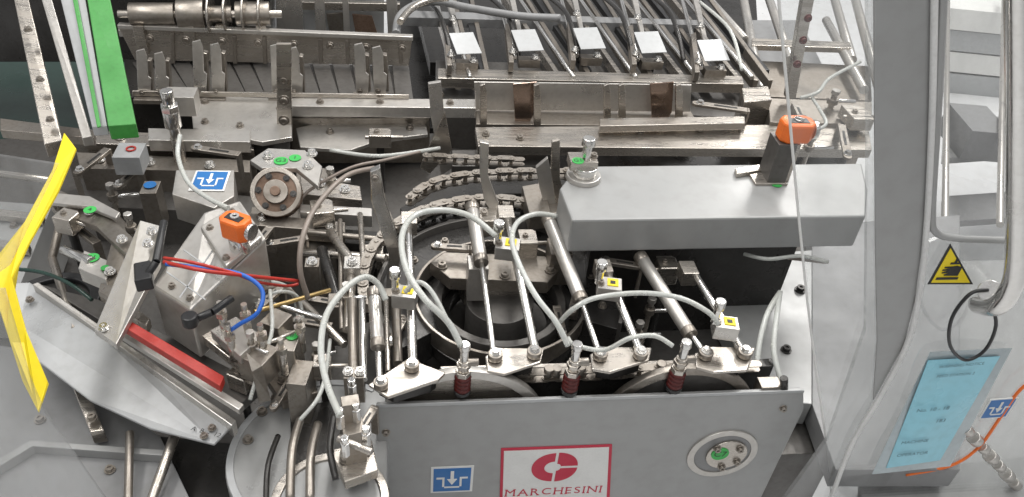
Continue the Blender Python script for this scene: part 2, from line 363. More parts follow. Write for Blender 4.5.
G().tube(P,.012,seg=8).make('cable_carrier',PAINTD,t,0)
P=pts([(400,22),(412,8),(430,0),(448,-2)],1.11); G().tube(P,.01,seg=8).make('cover_strip',STEEL,t,0)
t=T('pocket_rail','steel channel rail with gate plates along the carton track','rail')
wall('rear_flange',t,(480,108,.98),[(474,82),(692,85),(690,112),(476,110)],.006,ALU)
slab('channel_floor',t,[(476,108),(690,110),(700,126),(476,124)],.97,.03,STEELD)
for u in(513,650):
    wall('gate_plate',t,(u,118,.98),[(u,84),(u+24,82),(u+22,112),(u+16,124),(u+2,122)],.005,COPPER)
for u in(480,534,604,619,676):
    wall('finger',t,(u,126,.98),[(u,86),(u+5,84),(u+7,92),(u+7,126),(u,126)],.012,STEEL)
    bolts(t,[(u+4,100,1.05)],2,n=V((0,-1,0)))
slab('stop_block',t,[(742,88),(768,86),(772,100),(744,102)],1.03,.2,STEEL)
t=T('cross_beam','long flat steel beam with rubbed edges across the machine','beam')
slab('beam',t,[(475,127),(868,124),(872,150),(478,146)],.99,.025,STEEL)
slab('upper_bar',t,[(600,118),(745,116),(745,123),(600,126)],1.02,.02,STEEL)
slab('rear_bar',t,[(768,98),(872,102),(872,124),(770,122)],1.0,.2,STEELD)
slab('support',t,[(500,148),(840,150),(840,170),(500,168)],.9,.1,DARK)
bolts(t,[(486,134,.992),(520,138,.992),(640,132,.992),(700,130,.992)],3)
for a in ((845,140,1.03,0,38,16),(812,138,1.02,0,24,12),(722,106,1.03,0,30,10),(858,112,1.04,0,22,12),(800,112,1.04,10,20,10),(836,92,1.05,0,22,12)): clamp(*a)
t=T('scale_post','leaning steel post with rivets beside the clear guard','post')
wall('post',t,(790,98,1.02),[(806,-20),(818,-20),(796,98),(786,98)],.02,STEEL)
bolts(t,[(808,18,1.30),(803,40,1.22),(797,64,1.13)],3,n=V((0,-1,0)),m=DRED)
t=T('rear_pipe_set','light steel frame bars and pipes at the machine end','pipes')
for a in((742,-10,760,90),(826,20,864,90),(700,-10,745,40),(850,-20,880,90),(766,-10,790,60),(832,-10,852,60)):
    rod('bar',t,[(a[0],a[1],.9),(a[2],a[3],.9)],8,ALU)
slab('plate',t,[(750,20),(800,20),(830,80),(765,84)],.75,.03,PAINTD)
slab('cross_plate',t,[(752,38),(850,42),(852,48),(752,45)],.92,.02,STEEL)
slab('plate',t,[(745,60),(870,66),(872,100),(755,96)],.86,.05,STEELD)
hose('hose',t,[(800,98,1.08),(818,92,1.1),(830,78,1.1),(860,62,1.1)],3.5,HOSE)
hose('hose',t,[(812,98,1.08),(820,110,1.1),(826,124,1.1),(812,132,1.08)],3.5,HOSE)
hose('hose',t,[(700,2,1.1),(730,30,1.1),(742,70,1.05)],3.5,HOSE)
# ---------------- grey cover box
t=T('drive_cover','scuffed grey painted sheet metal cover box','cover')
slab('shell',t,[(560,188),(577,166),(862,163),(868,190),(866,216),(572,220)],1.16,.075,PAINT,bevel=.004)
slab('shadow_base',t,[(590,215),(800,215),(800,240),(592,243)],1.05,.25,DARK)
dot(t,776,184,1.161,6,GSTICK,'G2')
t=T('adjuster_knob','steel adjusting knob on a round flange with clamp','knob')
p=A(583,178,1.16); m=S(p)
G().cyl(p,p+Z*.010,18*m,17*m,32).make('flange',ALU,t)
G().cyl(p+Z*.010,p+Z*.022,12*m,seg=28).cyl(p+Z*.022,p+Z*.03,13*m,seg=28).make('collar',BRIGHT,t)
blk('clamp_block',t,583,157,1.205,28,10,.02,STEEL); dot(t,578,161,1.207,6,GSTICK,'G1')
G().cyl(p+Z*.03,p+Z*.075,4.5*m,seg=18).cyl(p+Z*.075,p+Z*.09,7*m,6*m,seg=18).make('spindle',BRIGHT,t)
bolts(t,[(594,156,1.206)],3)
t=T('position_indicator','orange position counter on a dark square column','indicator')
blk('column',t,771,178,1.16,19,12,.092,BED,base=True); blk('column_face',t,783,176,1.16,4,10,.086,STEEL,base=True)
blk('column_flange',t,766,178,1.16,34,14,.006,STEEL,base=True)
cp=A(771,178,1.16)+Z*.092; m=S(cp)
def counter(t,c,m,ang,k=1.):
    a=V((math.cos(rad(ang)),math.sin(rad(ang)),0)); b=V((-a.y,a.x,0))
    P=[c+a*x*m*k+b*y*m*k for x,y in((-14,-5),(-9,-10),(9,-10),(14,-5),(14,5),(9,10),(-9,10),(-14,5))]
    G().prism(P,V((0,0,.034*k))).make('counter_body',ORANGE,t,.005)
    q=c+V((0,0,.034*k)); G().prism([q+a*x*m*k+b*y*m*k for x,y in((-8,-5),(8,-5),(8,3),(-8,3))],V((0,0,.0012))).make('counter_window',BLACK,t,.0004)
    G().ring(q+V((0,0,.004)),Z,4*m*k,2*m*k,.004,20).make('counter_bush',BRIGHT,t,0)
    e=c+a*14*m*k+V((0,0,.017*k)); G().cyl(e,e+a*4*m*k,8*m*k,seg=24).make('counter_collar',BRIGHT,t)
counter(t,cp+V((9*m,0,0)),m,0,1.2)
slab('lever_bar',t,[(735,168),(760,164),(762,170),(737,174)],1.17,.01,STEEL)
# ---------------- right side wall
t=T('machine_side_wall','grey painted steel side wall of the machine','machine wall')
slab('wall_panel',t,[(690,258),(812,250),(812,404),(770,400)],.87,.06,PAINT)
slab('outer_panel',t,[(812,225),(960,215),(960,470),(836,470),(812,404)],.86,.05,PAINTD)
rod('hose_pipe',t,[(744,254,1.0),(790,258,1.0),(826,262,1.0)],4,BROWNHOSE)
bolts(t,[(786,350,.872),(760,300,.872),(800,290,.872)],4,m=DARK)
g=G()
for i in range(7): blkg(g,712+i*12,262,.98,3,8,.03)
g.make('rack_teeth',DARK,t)
# ================================================================ CENTRE carousel
t=T('carousel_wheel','large dark rotary carousel wheel with broad raised rim','rotary wheel')
c=A(500,300,.95); m=S(c)
G().ring(c+Z*.01,Z,120*m,84*m,.07,90,a0=-25,a1=215).make('outer_rim',DARK,t)
G().ring(c+Z*.028,Z,123*m,119*m,.09,90,a0=-25,a1=215).make('rim_lip',BED,t)
G().ring(c+Z*.020,Z,86*m,83*m,.04,90).make('inner_lip',STEELD,t)
G().ring(c-Z*.03,Z,83*m,50*m,.03,72).make('inner_track',DARK,t)
G().ring(c+Z*.002,Z,66*m,58*m,.04,60).make('cam_track',BED,t)
G().cyl(c-Z*.13,c+Z*.0,34*m,seg=40).make('hub',BED,t)
for k in range(0,9):
    a=rad(-10+k*26); G().bolt(c+V((math.cos(a),math.sin(a),0))*102*m+Z*.011,Z,3.4*m).make('rim_bolt',STEELD,t,0)
for zz,mm,rr in ((.055,STEELD,134),(.030,DARK,134)):
    chain('drive_chain',None,.025,'thick oily roller chain wrapped round the carousel wheel',m=mm,wd=.018,raw=[c+V((math.cos(rad(q)),math.sin(rad(q)),0))*rr*m+Z*zz for q in range(40,201,10)])
zt=.99
a=A(376,406,zt); b=A(804,394,zt); ux=(b-a).normalized()
n=V((ux.y,-ux.x,0)).normalized()
def Q(u,v,o=0.): return PL(u,v,a+n*o,n)
for u,v,r_,lab,mm in((462,430,84,'pale worn round steel wheel behind the front plate',ALU),(676,424,80,'dark round steel wheel behind the front plate',STEELD)):
    t=T('carrier_disc',lab,'wheel')
    p=Q(u,v,-.017); m=S(p); G().ring(p,n,r_*m,r_*m*.88,.014,80).make('rim',mm,t)
    G().ring(p-n*.005,n,r_*m*.88,8*m,.008,60).make('web',STEEL if mm is ALU else BED,t)
chain('drive_chain',[(410,200,1.0),(436,184,1.0),(480,176,1.0),(540,174,1.0),(590,174,1.0)],.024,'thick oily roller chain crossing behind the carousel',m=STEELD,wd=.022)
chain('drive_chain',[(426,158,.99),(470,160,.98),(530,162,.98)],.022,'oily steel roller chain at the transfer lever',wd=.018)
chain('drive_chain',[(440,380,1.0),(505,377,1.0),(600,373,1.0),(760,366,1.0)],.019,'dark oily chain running along the front beam',m=STEELD,wd=.016)
t=T('chain_guide','dark curved chain guide plates','chain guide')
slab('guide_plate',t,[(400,208),(440,184),(500,174),(590,174),(586,192),(500,194),(450,202),(410,228)],.955,.04,DARK)
slab('cross_plate',t,[(452,150),(560,150),(560,166),(452,166)],.93,.08,BED)
slab('lower_plate',t,[(300,226),(390,232),(390,246),(300,240)],.93,.1,DARK)
t=T('cam_support','dark grey cast carousel support arms','bracket')
slab('arm',t,[(430,262),(445,252),(545,256),(560,268),(548,282),(450,278)],1.0,.03,STEELD)
slab('arm_lip',t,[(455,268),(535,270),(530,288),(465,286)],.97,.05,STEEL)
blk('block',t,478,262,1.05,20,14,.08,ALU)
blk('block',t,560,246,1.04,22,16,.08,STEELD)
bolts(t,[(442,266,1.002),(550,270,1.002),(505,276,1.002)],4)
slab('top_bracket',t,[(522,186),(545,182),(550,212),(530,216)],1.03,.04,STEELD)
for a_ in ((452,246,1.03,8,20,12,.05),(528,236,1.04,0,18,14,.06),(575,300,1.0,0,18,14,.06),(652,300,.97,0,26,12,.1),(622,262,1.06,0,22,12,.06),(668,262,1.05,0,20,12,.06),(560,320,.97,20,22,12,.06),(640,324,.98,0,22,12,.06)): clamp(*a_)
t=T('swing_lever','bent polished steel swing lever','lever')
wall('blade',t,(388,262,1.02),[(370,172),(380,168),(384,196),(394,226),(401,252),(397,290),(386,288),(389,256),(380,230),(371,200)],.014,BRIGHT)
bolts(t,[(375,178,1.23)],3,n=V((0,-1,0)))
blk('foot',t,390,292,1.01,18,8,.06,STEELD)
t=T('swing_lever','straight steel swing lever with clamp block','lever')
wall('blade',t,(490,212,1.04),[(480,142),(489,144),(488,176),(500,208),(494,216),(484,200),(480,176)],.012,ALU)
blk('clamp',t,488,214,1.05,24,14,.04,STEEL); bolts(t,[(484,150,1.18),(484,212,1.052)],3,n=V((0,-.5,1)))
t=T('swing_lever','slotted steel lever beside the grey cover','lever')
wall('blade',t,(548,200,1.03),[(536,168),(548,158),(552,176),(556,205),(546,212),(540,190)],.01,ALU)
wall('blade',t,(560,200,1.03),[(552,142),(560,140),(560,178),(566,200),(556,204),(551,176)],.01,STEEL)
slab('foot',t,[(536,200),(570,200),(570,212),(538,214)],1.02,.04,STEELD)
# ---------------- pick-up units
def unit(thick,thin,rod2,plate,bl,collar,lab):
    t=T('pick_up_unit',lab,'pick-up unit',group='pick-up units on the carousel')
    rod('air_cylinder',t,thick,13,ALU)
    a=pts(thick)[1]; b=pts(thick)[0]; d=(a-b).normalized(); r=7.6*S(a)
    G().cyl(a-d*.012,a+d*.004,r,seg=20).make('cylinder_cap',STEELD,t)
    G().cyl(b-d*.002,b+d*.016,r,seg=20).make('cylinder_cap',STEELD,t)
    rod('piston_rod',t,thin,6,BRIGHT)
    rod('guide_shaft',t,rod2,8,BRIGHT)
    slab('pivot_plate',t,plate,1.045,.007,STEEL,bevel=.0025)
    cx=sum(p[0] for p in plate)/len(plate); cy=sum(p[1] for p in plate)/len(plate)
    slab('pivot_plate_under',t,[(cx+(u-cx)*.75,cy+(v-cy)*.6+1) for u,v in plate],1.034,.03,DARK)
    for (bu,bv,bz) in bl:
        p=A(bu,bv,bz); m=S(p); G().cyl(p,p+Z*.012,7.5*m,seg=20).make('rod_end',STEELD,t)
        G().bolt(p+Z*.012,Z,4*m,socket=False).make('nut',BRIGHT,t,0)
    u,v=collar
    blk('collar_block',t,u,v,1.105,24,12,.028,ALU,ang=-12)
    lb=blk('yellow_label',t,u+3,v-1,1.1065,11,7,.0015,YEL,ang=-12,bevel=0); blk('label_print',lb,u+3,v-1,1.1072,5,3,.0006,INK,ang=-12,bevel=0)
    bolts(t,[(u-9,v,1.106)],3)
    blk('slide_bearing',t,rod2[0][0]+1,rod2[0][1]+3,rod2[0][2]+.012,16,12,.03,STEEL)
    p=A(u-10,v-8,1.12); G().cyl(p-Z*.02,p+Z*.012,4*S(p),seg=6,smooth=False).cyl(p+Z*.012,p+Z*.03,5.5*S(p),seg=16).make('hose_fitting',BRIGHT,t)
    return t
unit([(374,290,1.09),(378,346,1.06)],[(378,340,1.06),(380,390,1.045)],[(408,214,1.09),(413,366,1.05)],
     [(368,384),(408,358),(446,372),(438,380),(388,397)],[(412,368,1.046),(381,386,1.046)],(405,291),'steel pick-up unit with broad pivot plate and yellow tag')
unit([(472,206,1.09),(481,262,1.07)],[(481,258,1.07),(494,356,1.05)],[(505,208,1.09),(536,354,1.05)],
     [(485,356),(496,347),(544,348),(541,362),(504,374),(487,371)],[(495,358,1.046),(534,355,1.046)],(508,243),'steel pick-up unit with twin rods and hose clip')
unit([(548,218,1.09),(581,300,1.06)],[(580,296,1.06),(600,356,1.05)],[(603,262,1.08),(641,354,1.05)],
     [(590,354),(602,346),(652,347),(649,360),(610,372),(592,369)],[(600,357,1.046),(640,356,1.046)],(610,283),'steel pick-up unit next to the grey cover')
unit([(640,256,1.07),(690,334,1.05)],[(688,330,1.05),(706,356,1.05)],[(688,264,1.07),(744,354,1.05)],
     [(695,353),(706,346),(756,347),(748,370),(714,372),(696,367)],[(705,356,1.046),(744,355,1.046)],(727,322),'steel pick-up unit at the end by the side wall')
t=T('front_beam','dark front beam carrying the pick-up units','beam')
slab('beam',t,[(384,380),(772,358),(774,366),(388,388)],.985,.18,DARK)
slab('steel_strip',t,[(440,366),(745,358),(746,362),(441,370)],1.0,.01,STEEL)
for x in (452,470,548,556,580,660,682,690): 
    p=A(x,380-(x-440)*.045,1.0); G().cyl(p,p+Z*.018,5*S(p),seg=16).make('roller',STEELD,t)
def cup(u,v):
    t=T('suction_cup','dark red bellows suction cup on a steel hose nipple','suction cup',group='suction cups')
    p=A(u,v,1.0); m=S(p)
    g=G()
    for i in range(4):
        g.cyl(p+Z*(.006+i*.009),p+Z*(.0105+i*.009),6.5*m,8.5*m,20); g.cyl(p+Z*(.0105+i*.009),p+Z*(.015+i*.009),8.5*m,6.5*m,20)
    g.make('bellows',DRED,t,0)
    G().cyl(p+Z*.042,p+Z*.052,8*m,seg=6,smooth=False).cyl(p+Z*.052,p+Z*.075,5.5*m,seg=18).cyl(p+Z*.06,p+Z*.068,7.5*m,seg=6,smooth=False).make('nut',STEEL,t)
    G().cyl(p+Z*.075,p+Z*.1,4.4*m,seg=18).cyl(p+Z*.1,p+Z*.112,5.8*m,5*m,18).make('nipple',BRIGHT,t)
    G().cyl(p+Z*.07+X*0,p+Z*.07+X*.024,4*m,seg=14).make('side_port',STEELD,t)
    G().cyl(p,p+Z*.007,8.5*m,seg=20).make('cup_lip',BLACK,t)
for u,v in((462,392),(569,391),(673,388)): cup(u,v)
def H(L,w=6.5,m=HOSE,lab='milky white pneumatic hose looping between fittings'):
    P=pts(L); w*=.8; G().tube(P,w*S(P[len(P)//2])/2,seg=12).make('pneumatic_hose',m,None,0,label=lab,cat='hose',group='pneumatic hoses')
H([(461,346,1.11),(448,322,1.14),(424,298,1.17),(406,268,1.18),(402,236,1.18),(414,216,1.17),(440,210,1.16),(470,216,1.15),(496,236,1.13)],8)
H([(568,346,1.11),(556,322,1.14),(536,296,1.16),(520,266,1.17),(512,240,1.17),(518,222,1.16),(536,214,1.15),(556,216,1.13)],7)
H([(673,346,1.11),(655,336,1.12),(630,338,1.12),(604,350,1.08),(575,345,1.08),(568,338,1.08)],6)
H([(560,322,1.08),(572,310,1.12),(595,298,1.14),(640,293,1.15),(680,298,1.15),(708,312,1.14),(718,324,1.12)],6.5)
H([(340,416,1.08),(327,384,1.10),(321,350,1.12),(326,316,1.14),(344,290,1.15),(364,277,1.15),(378,284,1.13),(386,300,1.11)],8)
H([(780,292,1.02),(768,312,1.02),(760,340,1.0),(756,372,.97)],7)
H([(780,292,1.02),(776,322,1.02),(774,352,1.0),(782,384,.97)],7)
H([(374,168,1.16),(346,176,1.17),(318,204,1.17),(303,236,1.16),(300,270,1.12),(308,298,1.06)],7,BROWNHOSE,'smoky brown pneumatic hose in a wide bend')
H([(298,205,1.0),(310,190,1.02),(350,168,1.05),(385,160,1.05),(420,152,1.02)],4,BROWNHOSE,'smoky brown pneumatic hose behind the flange')
H([(330,150,1.0),(380,156,1.0),(440,148,1.0)],5,HOSE)
H([(405,292,1.12),(418,282,1.14),(432,292,1.13),(448,322,1.1)],6)
H([(300,420,1.0),(318,398,1.02),(326,372,1.02),(330,340,1.0)],5)
H([(744,254,1.05),(768,259,1.06),(800,256,1.06),(828,262,1.05)],5)
H([(180,135,1.16),(178,156,1.14),(188,182,1.14),(208,198,1.15),(228,208,1.16)],6,HOSE,'pale sensor cable hanging from a steel connector')
H([(164,262,1.2),(200,270,1.21),(240,275,1.18),(298,281,1.1)],5,RED,'thin red pneumatic hose')
H([(164,258,1.2),(190,262,1.215),(230,272,1.19),(258,282,1.15),(286,286,1.09),(298,284,1.08)],4,RED,'thin red pneumatic hose lying over the blue one')
H([(166,264,1.2),(200,268,1.2),(240,274,1.18),(262,290,1.16),(258,312,1.14),(240,324,1.12),(228,332,1.1)],5.5,BLUE,'thin blue pneumatic hose curling under the motor block')
H([(250,400,1.0),(262,360,1.04),(272,330,1.06),(270,290,1.08)],5,HOSE)
H([(0,268,1.0),(40,272,1.02),(70,284,1.03),(92,300,1.02)],5,GFLOOR,'thin dark green cable over the hand wheel')
for k in range(3): H([(246+k*5,288+k*8,1.04),(270+k*4,282+k*5,1.06),(292+k*3,292+k*3,1.02),(300+k*2,330,.98)],5,HOSE if k!=1 else BROWNHOSE)
# ================================================================ FRONT PLATE
t=T('front_cover_plate','thick grey painted front plate with maker badge and round port','cover plate')
G().prism([Q(376,407),Q(500,403),Q(804,392),Q(804,410),Q(758,505),Q(742,580),Q(378,600)],-n*.012).make('plate',PAINT,t,.003)
G().prism([Q(376,404),Q(500,400),Q(804,389.5),Q(804,392),Q(500,403),Q(376,407)],n*.002).make('plate_edge',PAINTL,t,.0008)
badge=G().prism([Q(501,448),Q(612,444),Q(607,550),Q(498,556)],n*.002).make('maker_badge',REDINK,t,.0005)
G().prism([Q(504,451,.002),Q(609,447,.002),Q(604,548,.002),Q(501,553,.002)],n*.0006).make('badge_field',WHITE,badge,0)
lc=Q(555,466)+n*.0028; m=S(lc); r=24*m
g=G(); up=Z
def arcp(cx,cy,ro,ri,a0,a1):
    P=[]
    for i in range(25):
        q=rad(a0+(a1-a0)*i/24); P.append(lc+ux*(cx+math.cos(q)*ro)*r+up*(cy+math.sin(q)*ro)*r)
    for i in range(24,-1,-1):
        q=rad(a0+(a1-a0)*i/24); P.append(lc+ux*(cx+math.cos(q)*ri)*r+up*(cy+math.sin(q)*ri)*r)
    return P
g.prism(arcp(-.06,0,.94,.40,90,270),n*.0006)
g.prism(arcp(.06,.08,.88,.16,0,90),n*.0006); g.prism(arcp(.06,-.08,.88,.16,-90,0),n*.0006)
g.make('emblem',REDINK,badge,0)
g=G(); sz=15.4*m; base=Q(553.5,489.6)+n*.003
gl=[]
for ch in 'MARCHESINI':
    me=tmesh(ch); vs=[q.co.copy() for q in me.vertices]
    gl.append((ch,me,vs,min(q.x for q in vs),max(q.x for q in vs),min(q.y for q in vs),max(q.y for q in vs)))
gap=.21; tot=sum(q[4]-q[3] for q in gl)+gap*9; x=-tot/2
for ch,me,vs,x0,x1,y0,y1 in gl:
    cx=x+(x1-x0)/2; x+=(x1-x0)+gap; mx_=(x0+x1)/2; my=(y0+y1)/2
    g.add([base+ux*((q.x-mx_+cx)*sz)+up*((q.y-my)*sz)+n*(q.z*sz*.1) for q in vs],[list(p.vertices) for p in me.polygons])
    hw=(x1-x0)/2; hh=(y1-y0)/2
    feet={'M':[(-hw+.04,0),(hw-.04,0),(-hw+.04,1),(hw-.04,1)],'A':[(-hw+.04,0),(hw-.04,0)],'R':[(-hw+.04,0),(hw-.04,0),(-hw+.04,1)],'H':[(-hw+.04,0),(hw-.04,0),(-hw+.04,1),(hw-.04,1)],'I':[(0,0),(0,1)],'N':[(-hw+.04,0),(-hw+.04,1),(hw-.04,1)],'E':[(-hw+.04,0),(-hw+.04,1)]}.get(ch,[])
    for fx,tp in feet:
        g.box(base+ux*((cx+fx)*sz)+up*((hh if tp else -hh)*sz)+n*.0004,ux*(.09*sz),up*(.022*sz),n*.0003)
g.make('serif_lettering',REDINK,badge,0)
picto(t,Q(452,479)+n*.0002,ux,up,42*m,42*m)
pc=Q(722,453); m=S(pc)
port=G().ring(pc+n*.004,n,36*m,29*m,.005,48).make('round_port',ALU,t)
G().cyl(pc,pc+n*.0015,29*m,seg=40).make('port_recess',PAINTD,port,0)
G().cyl(pc+n*.001+ux*4*m,pc+n*.006+ux*4*m,21*m,seg=40).make('port_disc',STEEL,port)
s=G().cyl(Q(719,451)+n*.006,Q(719,451)+n*.0075,9*m,seg=24).make('round_sticker',GSTICK,port,0)
text(s,'C7',Q(719,451)+n*.0078,ux,up,11*m,INK)
for dx,dy in((-12,12),(12,10),(14,-10),(0,-18)): G().bolt(pc+n*.006+ux*(dx+3)*m+up*dy*m,n,3.2*m).make('port_screw',STEELD,port,0)
for u,v in((386,432),(386,490),(783,408)): G().bolt(Q(u,v),n,3*m).make('screw',STEELD,t,0)
t=T('plate_latch','small steel latch at the end of the front plate','latch')
blk('latch_block',t,770,382,1.0,22,10,.05,STEELD); rod('latch_pin',t,[(784,378,1.02),(784,390,.99)],8,DARK)
# ================================================================ LEFT MODULES
t=T('valve_manifold','steel valve block with hose fittings and push-in nuts','valve')
blk('body',t,352,424,1.04,22,20,.09,STEELD,ang=15)
blk('head',t,350,400,1.08,18,10,.06,STEELD,ang=10)
for u,v in((340,418),(356,412),(366,436),(345,446),(352,388)):
    p=A(u,v,1.06); G().cyl(p-Z*.02,p+Z*.008,5*S(p),seg=6,smooth=False).cyl(p+Z*.008,p+Z*.02,4*S(p),seg=16).make('push_in_fitting',BRIGHT,t)
rod('elbow',t,[(338,438,1.05),(372,452,1.05)],8,STEEL); rod('pin',t,[(348,440,1.0),(358,474,.95)],9,STEELD)
t=T('swing_bracket','bent steel brackets bolted below the valve block','bracket')
slab('bracket',t,[(330,450),(372,440),(378,470),(345,482)],.97,.02,STEEL)
slab('bracket',t,[(262,372),(300,360),(318,392),(282,402)],.95,.02,STEELD)
bolts(t,[(345,460,.972),(366,452,.972),(282,380,.952),(300,382,.952)],4)
for a_ in ((366,420,1.02,80,20,14),(322,360,1.0,0,18,12)): clamp(*a_)
t=T('round_housing','blue-grey rounded gearbox housing with dark curved rods','gearbox housing')
c=A(326,452,.90); m=S(c); P=[]
for i in range(40):
    q=rad(50+215*i/39); P.append(c+V((math.cos(q),math.sin(q),0))*96*m)
P+=[c+V((60*m,-100*m,0))]
G().prism(P,V((0,0,-.09))).make('housing_body',PAINT,t,.004)
G().ring(c+Z*.003,Z,95*m,88*m,.003,60,a0=60,a1=260).make('housing_edge',PAINTL,t,.001)
c2=A(330,500,.93); G().ring(c2,Z,54*m,46*m,.03,48).make('hub_ring',STEEL,t); G().cyl(c2-Z*.05,c2-Z*.004,46*m,seg=48).make('hub_face',PAINT,t)
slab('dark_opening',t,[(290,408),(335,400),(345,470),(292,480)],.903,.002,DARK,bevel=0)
for L,w,mm in(([(300,420,.97),(292,450,.98),(290,500,.97)],9,STEELD),([(318,424,.98),(311,455,.99),(310,500,.98)],9,STEELD),([(278,436,.94),(268,466,.95),(266,505,.94)],6,DARK),([(334,415,1.0),(330,448,1.0),(336,480,.98)],7,DARK)):
    hose('curved_rod',t,L,w,mm)
bolts(t,[(262,412,.902),(276,398,.902),(248,440,.902)],4)
t=T('gear_flange','rusty brown round steel flange with bolts and green tag','gear flange')
o=A(276,192,1.04); nn=V((.05,-.75,.66)).normalized(); m=S(o)
G().cyl(o-nn*.05,o,25*m,seg=40).make('flange',RUST,t)
G().ring(o+nn*.004,nn,25*m,20*m,.004,40).make('flange_lip',STEELD,t)
G().cyl(o,o+nn*.012,12*m,seg=32).make('hub',STEELD,t)
G().cyl(o+nn*.012,o+nn*.022,5*m,seg=20).make('shaft_end',RUST,t)
a1=nn.orthogonal().normalized();b1=nn.cross(a1)
for k in range(6): 
    q=k*math.pi/3; G().bolt(o+(a1*math.cos(q)+b1*math.sin(q))*17*m+nn*.003,nn,2.4*m).make('bolt',DARK,t,0)
slab('arm_plate',t,[(250,160),(268,148),(305,150),(322,166),(318,186),(296,168),(262,168)],1.07,.012,ALU)
dot(t,281,161,1.071,7,GSTICK,'G3'); dot(t,295,158,1.071,6,GSTICK,'1')
bolts(t,[(312,154,1.071),(308,166,1.072),(268,156,1.072)],4,m=BRIGHT)
blk('stand',t,276,214,.95,50,14,.15,STEELD)
t=T('feeder_chassis','grimy steel frame bars and blocks of the carton feeder','frame')
slab('bar',t,[(60,128),(252,138),(254,150),(62,142)],.97,.16,STEEL)
slab('bar',t,[(76,152),(250,160),(250,172),(80,168)],.96,.16,STEELD)
slab('plate',t,[(80,178),(250,196),(262,214),(88,206)],.90,.1,BED)
slab('plate',t,[(148,128),(250,130),(250,142),(148,140)],1.0,.03,ALU)
slab('bar',t,[(296,168),(330,168),(336,250),(298,252)],.95,.15,STEELD)
slab('bar',t,[(300,176),(360,186),(362,200),(302,194)],.99,.03,STEEL)
slab('bar',t,[(240,212),(345,222),(345,232),(240,224)],.99,.03,STEELD)
slab('bar',t,[(300,204),(372,208),(372,216),(300,212)],1.0,.03,ALU)
bolts(t,[(90,135,.972),(120,137,.972),(230,143,.972),(100,160,.962),(150,163,.962),(210,166,.962),(320,184,.992),(345,190,.992),(262,218,.992),(330,226,.992)],4,m=BRIGHT)
for a_ in ((92,160,1.0,0,26,12),(110,186,.96,10,26,14),(216,150,1.03,0,26,10),(322,206,1.03,10,22,14),(262,236,1.02,0,18,12),(330,170,1.02,0,18,10),(286,240,1.0,30,22,14),(380,132,.98,0,22,8),(128,176,.98,0,20,10)): clamp(*a_)
t=T('sensor_block','pale square sensor block with a red rimmed lens','sensor')
blk('body',t,129,150,1.04,26,14,.045,PAINTL); 
p=A(131,149,1.041); G().ring(p+Z*.002,Z,5*S(p),3.4*S(p),.002,24).make('lens_ring',RED,t,0)
dot(t,150,185,1.0,6,BLUEINK,name='blue_cap'); blk('stand',t,150,187,.998,16,12,.1,STEELD)
t=T('cable_connector','knurled steel cable connector standing on the plate','connector')
p=A(176,138,1.02);m=S(p)
G().cyl(p,p+Z*.03,5*m,seg=18).cyl(p+Z*.03,p+Z*.07,8*m,seg=20).cyl(p+Z*.07,p+Z*.085,9*m,seg=6,smooth=False).cyl(p+Z*.085,p+Z*.12,6*m,seg=18).make('connector_body',BRIGHT,t)
G().cyl(p-Z*.1,p,6*m,seg=16).make('stem',STEEL,t)
blk('holder',t,180,92,1.08,30,10,.05,ALU)
t=T('motor_block','large tilted satin metal motor block with an orange counter','motor')
slab('body',t,[(152,286,1.10),(204,212,1.15),(240,200,1.16),(266,238,1.16),(190,310,1.11)],None,.11,ALU,bevel=.004)
slab('end_cap',t,[(200,226,1.166),(236,204,1.172),(262,236,1.172),(226,266,1.166)],None,.014,ALU,bevel=.003)
for L in([(166,272),(167,271),(206,299),(205,300)],[(183,250),(184,249),(222,276),(221,277)],[(180,298),(179,297),(212,250),(213,251)]):
    slab('scribed_line',t,[(u,v,1.142) for u,v in L],None,.0008,PAINTL,bevel=0)
p=A(238,236,1.19); G().cyl(p-Z*.03,p,10*S(p),seg=24).make('counter_shaft',BRIGHT,t)
counter(t,p,S(p),-30,1.1)
slab('sticker_plate',t,[(176,170),(234,170),(234,196),(214,208),(172,194)],1.09,.06,ALU)
pc=A(210,181,1.091); picto(t,pc,V((1,-.02,0)),V((.02,1,0)),34*S(pc),26*S(pc)/.72)
bolts(t,[(232,212,1.173),(250,230,1.173),(210,228,1.167),(226,258,1.167),(172,286,1.11),(190,298,1.114)],3)
t=T('black_clamp_lever','black hand lever with knob on the feeder','hand lever')
rod('lever',t,[(144,280,1.17),(156,262,1.19),(164,222,1.2)],8,BLACK)
rod('lever_arm',t,[(188,322,1.13),(212,312,1.14),(232,298,1.14)],8,BLACK)
p=A(190,320,1.14); G().cyl(p-Z*.01,p+Z*.01,8*S(p),seg=20).make('knob',BLACK,t,.003)
p=A(144,276,1.17); G().box(p,V((.012,.004,0)),V((-.006,.022,0)),V((0,0,.012))).make('knob',BLACK,t,.003)
t=T('feeder_bracket','tilted slotted steel brackets of the carton magazine','bracket')
slab('slotted_plate',t,[(94,330,1.06),(116,345,1.06),(160,262,1.13),(162,226,1.15),(140,220,1.15)],None,.012,ALU)
slab('slot',t,[(108,322,1.0635),(113,325,1.0635),(142,270,1.111),(138,266,1.111)],None,.002,DARK,bevel=0)
slab('side_plate',t,[(46,200,1.08),(60,190,1.08),(100,208,1.1),(136,240,1.12),(128,256,1.12),(96,226,1.1),(56,212,1.08)],None,.014,STEELD)
slab('upper_plate',t,[(48,192,1.1),(90,196,1.11),(120,212,1.12),(116,218,1.12),(86,206,1.11),(46,202,1.1)],None,.008,ALU)
slab('block',t,[(84,250,1.08),(112,262,1.08),(106,280,1.08),(78,268,1.08)],None,.03,ALU)
slab('rail',t,[(104,284),(150,318),(146,326),(98,292)],1.05,.02,STEEL)
